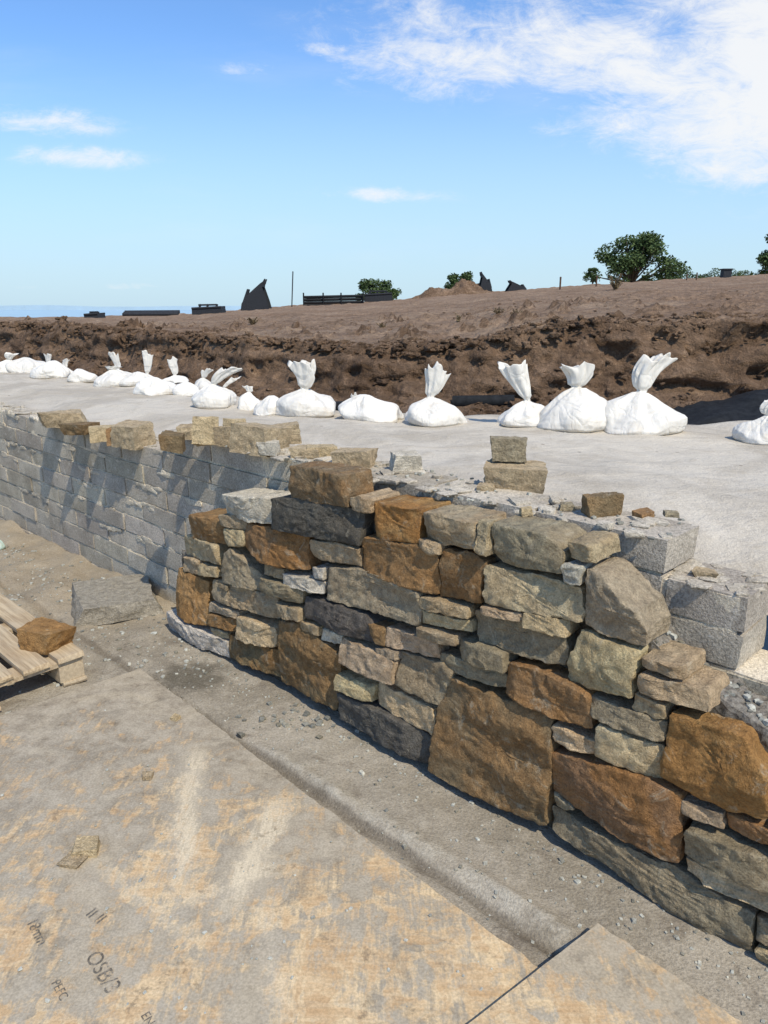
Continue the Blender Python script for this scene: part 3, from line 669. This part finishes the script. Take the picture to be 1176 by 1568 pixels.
# ---------------- vegetation ----------------
def tree(name,u,Yd,w,h,n=5200,lumps=16,trunk=.35,mat=LEAF,ls=.15,zoff=0,skew=0,taper=.7,lr=(.06,.15)):
    X=xat(u,Yd); z=ground_z(X,Yd)+zoff; par=empty(name)
    T=MB(); top=z+h*.75; cyl(T,(X,Yd,z-.3),(X,Yd,z+h*trunk),w*.035,w*.026,8); cyl(T,(X,Yd,z+h*trunk),(X+skew*.3,Yd,top),w*.026,w*.006,8)
    L=[]
    for i in range(lumps):
        a=R(0,6.28); hh=R(.1,1)**.8; rr=w/2*(1-taper*hh**1.5)*R(.45,1.0)
        c=Vector((X+math.cos(a)*rr+skew*hh,Yd+math.sin(a)*rr*.8,z+h*(trunk*.6+(1-trunk*.6)*hh*.92)))
        L.append((c,R(*lr)*w)); cyl(T,(X,Yd,z+h*trunk*R(.6,1.2)),c,w*.010,w*.004,6)
    T.obj('trunk',BARK,parent=par)
    Lf=MB(); tot=sum(r*r for c,r in L)
    for c,r in L:
        for k in range(int(n*r*r/tot)):
            d=Vector((random.gauss(0,1),random.gauss(0,1),random.gauss(0,1))).normalized()*r*R(.2,1.15)**.6
            d.z*=.7; p=c+d; s=ls*R(.5,1.2)
            q=Vector((R(-1,1),R(-1,1),R(-.6,.6))).normalized()*s; e=Vector((R(-1,1),R(-1,1),R(-1,1))).normalized().cross(q).normalized()*s*.55
            Lf.add([p-q,p+e,p+q,p-e],[(0,1,2,3)])
    Lf.obj('foliage',mat,smooth=False,parent=par)
tree('oak_tree',966,62,8.4,5.6,9000,40,.3,ls=.14,skew=.2,lr=(.05,.13))
tree('oak_tree',1184,60,4.4,4.7,4600,22,.3,ls=.13)
tree('bush',706,49,2.5,1.35,3600,26,.1,ls=.09,zoff=-.1,taper=.5,lr=(.09,.15)); tree('bush',577,49,3.0,1.3,4000,30,.1,ls=.09,zoff=-.1,taper=.4,lr=(.08,.14)); tree('bush',906,50,1.3,1.0,1200,8,.2,ls=.08)
par=empty('hedge'); Lf=MB()
for i in range(2200):
    u=R(1020,1150); Yd=50; X=xat(u,Yd); z=ground_z(X,Yd); hgt=.15+.5*abs(noise.noise(Vector((X*1.1,0,0))))*1.6
    p=Vector((X,Yd+R(-.5,.5),z+R(-.1,hgt))); s=.07*R(.5,1.2); q=Vector((R(-1,1),R(-1,1),R(-1,1))).normalized()*s; e=Vector((R(-1,1),R(-1,1),R(-1,1))).normalized()*s*.6
    Lf.add([p-q,p+e,p+q,p-e],[(0,1,2,3)])
Lf.obj('foliage',LEAF,smooth=False,parent=par)
B=MB()
def weed(u,Yd,h,w,n):
    X=xat(u,Yd); z=ground_z(X,Yd)
    for k in range(n):
        a=R(0,6.28); d=Vector((math.cos(a)*R(.1,1)*w,math.sin(a)*R(.1,1)*w,h*R(.4,1))); b=Vector((X+R(-.1,.1)*w,Yd,z-.02))
        cyl(B,b,b+d,.006*Yd/10,.002*Yd/10,4,caps=False)
        for j in range(4):
            p=b+d*R(.4,1); s=.012*Yd/10*R(.6,1.6); q=Vector((R(-1,1),R(-1,1),R(-1,1)))*s; e=Vector((R(-1,1),R(-1,1),R(-1,1)))*s
            B.add([p-q,p+e,p+q,p-e],[(0,1,2,3)])
for a in [(385,12.5,.13,.12,26),(702,10,.13,.05,20),(586,10,.08,.08,18),(765,10,.10,.10,18),(941,20,.42,.28,44),(790,8.5,.10,.10,18)]: weed(*a)
B.obj('dry_weeds',DRY,smooth=False)
# ---------------- sea ----------------
m,g,b,tc=newmat('hazy_sea'); n=g.noise(g.mapping(tc,(.0004,.003,1)),1.0,4,.6)
g.l(g.mix(g.ramp(n,.3,.7),(.27,.42,.52),(.40,.53,.61)),b.inputs['Base Color']); b.inputs['Roughness'].default_value=.8
B=MB(); B.add([(-40000,90,-70),(40000,90,-70),(40000,45000,-70),(-40000,45000,-70)],[(0,1,2,3)]); B.obj('sea',m,False)
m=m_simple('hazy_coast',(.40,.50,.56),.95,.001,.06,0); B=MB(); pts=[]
for i in range(160):
    X=-16000+i*90
    pts+= [(X,19000,-70),(X,19000,10+60*max(0,noise.noise(Vector((X*.0004,0,0)))+.25)*min(1,i/10)*max(0,min(1,(160-i)/40)))]
grid(B,pts,160,2); B.obj('distant_coastline',m,False)
# ---------------- world ----------------
w=bpy.data.worlds.new("World"); bpy.context.scene.world=w; w.use_nodes=True; t=w.node_tree; t.nodes.clear(); g=NT(t)
T=Vector((.50,-.866,0)).normalized(); EL=math.radians(52); T=T*math.cos(EL)+Vector((0,0,math.sin(EL)))
sky=g.n('ShaderNodeTexSky',sky_type='NISHITA',sun_disc=False); sky.sun_elevation=EL; sky.sun_rotation=math.atan2(T.x,T.y); sky.air_density=1.0; sky.dust_density=.6; sky.ozone_density=2.0
gen=g.n('ShaderNodeTexCoord').outputs['Generated']; sx=g.n('ShaderNodeSeparateXYZ'); g.l(gen,sx.inputs[0])
yy=g.m('MAXIMUM',g.m('ABSOLUTE',sx.outputs[1]),.05); A=g.m('DIVIDE',sx.outputs[0],yy); E=g.m('DIVIDE',sx.outputs[2],yy)
tot=None
def ae(u,v): d=ray(u,v); return d.x/d.y,d.z/d.y
for u,v,wu,wv,amp,tl in((960,80,420,90,1.0,.2),(1130,150,260,140,1.2,.25),(720,90,200,60,1.0,-.1),(950,195,130,40,.85,0),(50,185,130,22,.95,.1),(120,240,120,18,.75,.1),(385,105,70,16,.7,0),(585,298,110,14,.8,.08),(500,75,60,14,.55,0),(1140,260,170,36,.85,0),(190,438,60,7,.65,0),(40,440,30,6,.55,0),(1180,0,280,120,1.15,0)):
    a0,e0=ae(u,v); a1,_=ae(u+wu,v); _,e1=ae(u,v-wv)
    da=g.m('SUBTRACT',A,a0); de=g.m('SUBTRACT',E,e0); de=g.m('ADD',de,g.m('MULTIPLY',da,tl*.35))
    x=g.m('DIVIDE',da,abs(a1-a0)); y=g.m('DIVIDE',de,abs(e1-e0))
    gs_=g.m('MULTIPLY',g.m('EXPONENT',g.m('MULTIPLY',g.m('ADD',g.m('MULTIPLY',x,x),g.m('MULTIPLY',y,y)),-1)),amp)
    tot=gs_ if tot is None else g.m('MAXIMUM',tot,gs_)
cv=g.n('ShaderNodeCombineXYZ'); g.l(A,cv.inputs[0]); g.l(E,cv.inputs[1])
c1=g.noise(g.mapping(cv.outputs[0],(4.5,9,1),(0,0,.3)),1.0,9,.68,.7); c2=g.noise(g.mapping(cv.outputs[0],(16,40,1),(0,0,.4),(3,1,0)),1.0,7,.75,.6)
cl=g.m('ADD',g.m('ADD',g.m('MULTIPLY',c1,1.1),g.m('MULTIPLY',c2,.8)),g.m('MULTIPLY',tot,.54))
cl=g.m('MULTIPLY',g.ramp(cl,1.06,1.62),g.ramp(tot,.05,.45))
thin=g.m('MULTIPLY',g.ramp(g.noise(g.mapping(cv.outputs[0],(2,9,1),(0,0,.1),(7,0,0)),1.0,6,.6),.5,.8),.14)
cl=g.m('MAXIMUM',cl,thin)
tint=g.mix(1.0,sky.outputs[0],(.84,1.12,1.42),'MULTIPLY')
hz=g.ramp(g.m('ABSOLUTE',E),.0,.34,.85,0.0)
sc=g.mix(hz,tint,(3.9,5.2,6.1))
out=g.mix(g.m('MULTIPLY',cl,.95),sc,(6.4,6.5,6.6))
bg=g.n('ShaderNodeBackground'); g.l(out,bg.inputs[0]); bg.inputs[1].default_value=.145
ow=g.n('ShaderNodeOutputWorld'); g.l(bg.outputs[0],ow.inputs[0])
L=bpy.data.lights.new('sun','SUN'); L.energy=4.2; L.angle=math.radians(.53); L.color=(1,.915,.76)
o=bpy.data.objects.new('sun',L); o.rotation_euler=T.to_track_quat('Z','Y').to_euler(); bpy.context.scene.collection.objects.link(o)
# ---------------- camera ----------------
cam=bpy.data.cameras.new('camera'); cam.sensor_fit='VERTICAL'; cam.sensor_height=36; cam.sensor_width=27; cam.lens=36*F/1568; cam.clip_start=.05; cam.clip_end=60000
o=bpy.data.objects.new('camera',cam); o.location=(0,0,H); o.rotation_euler=(math.radians(90)-PITCH,0,0); bpy.context.scene.collection.objects.link(o)
bpy.context.scene.camera=o
sc=bpy.context.scene; sc.view_settings.view_transform='Standard'; sc.view_settings.look='None'; sc.view_settings.exposure=0
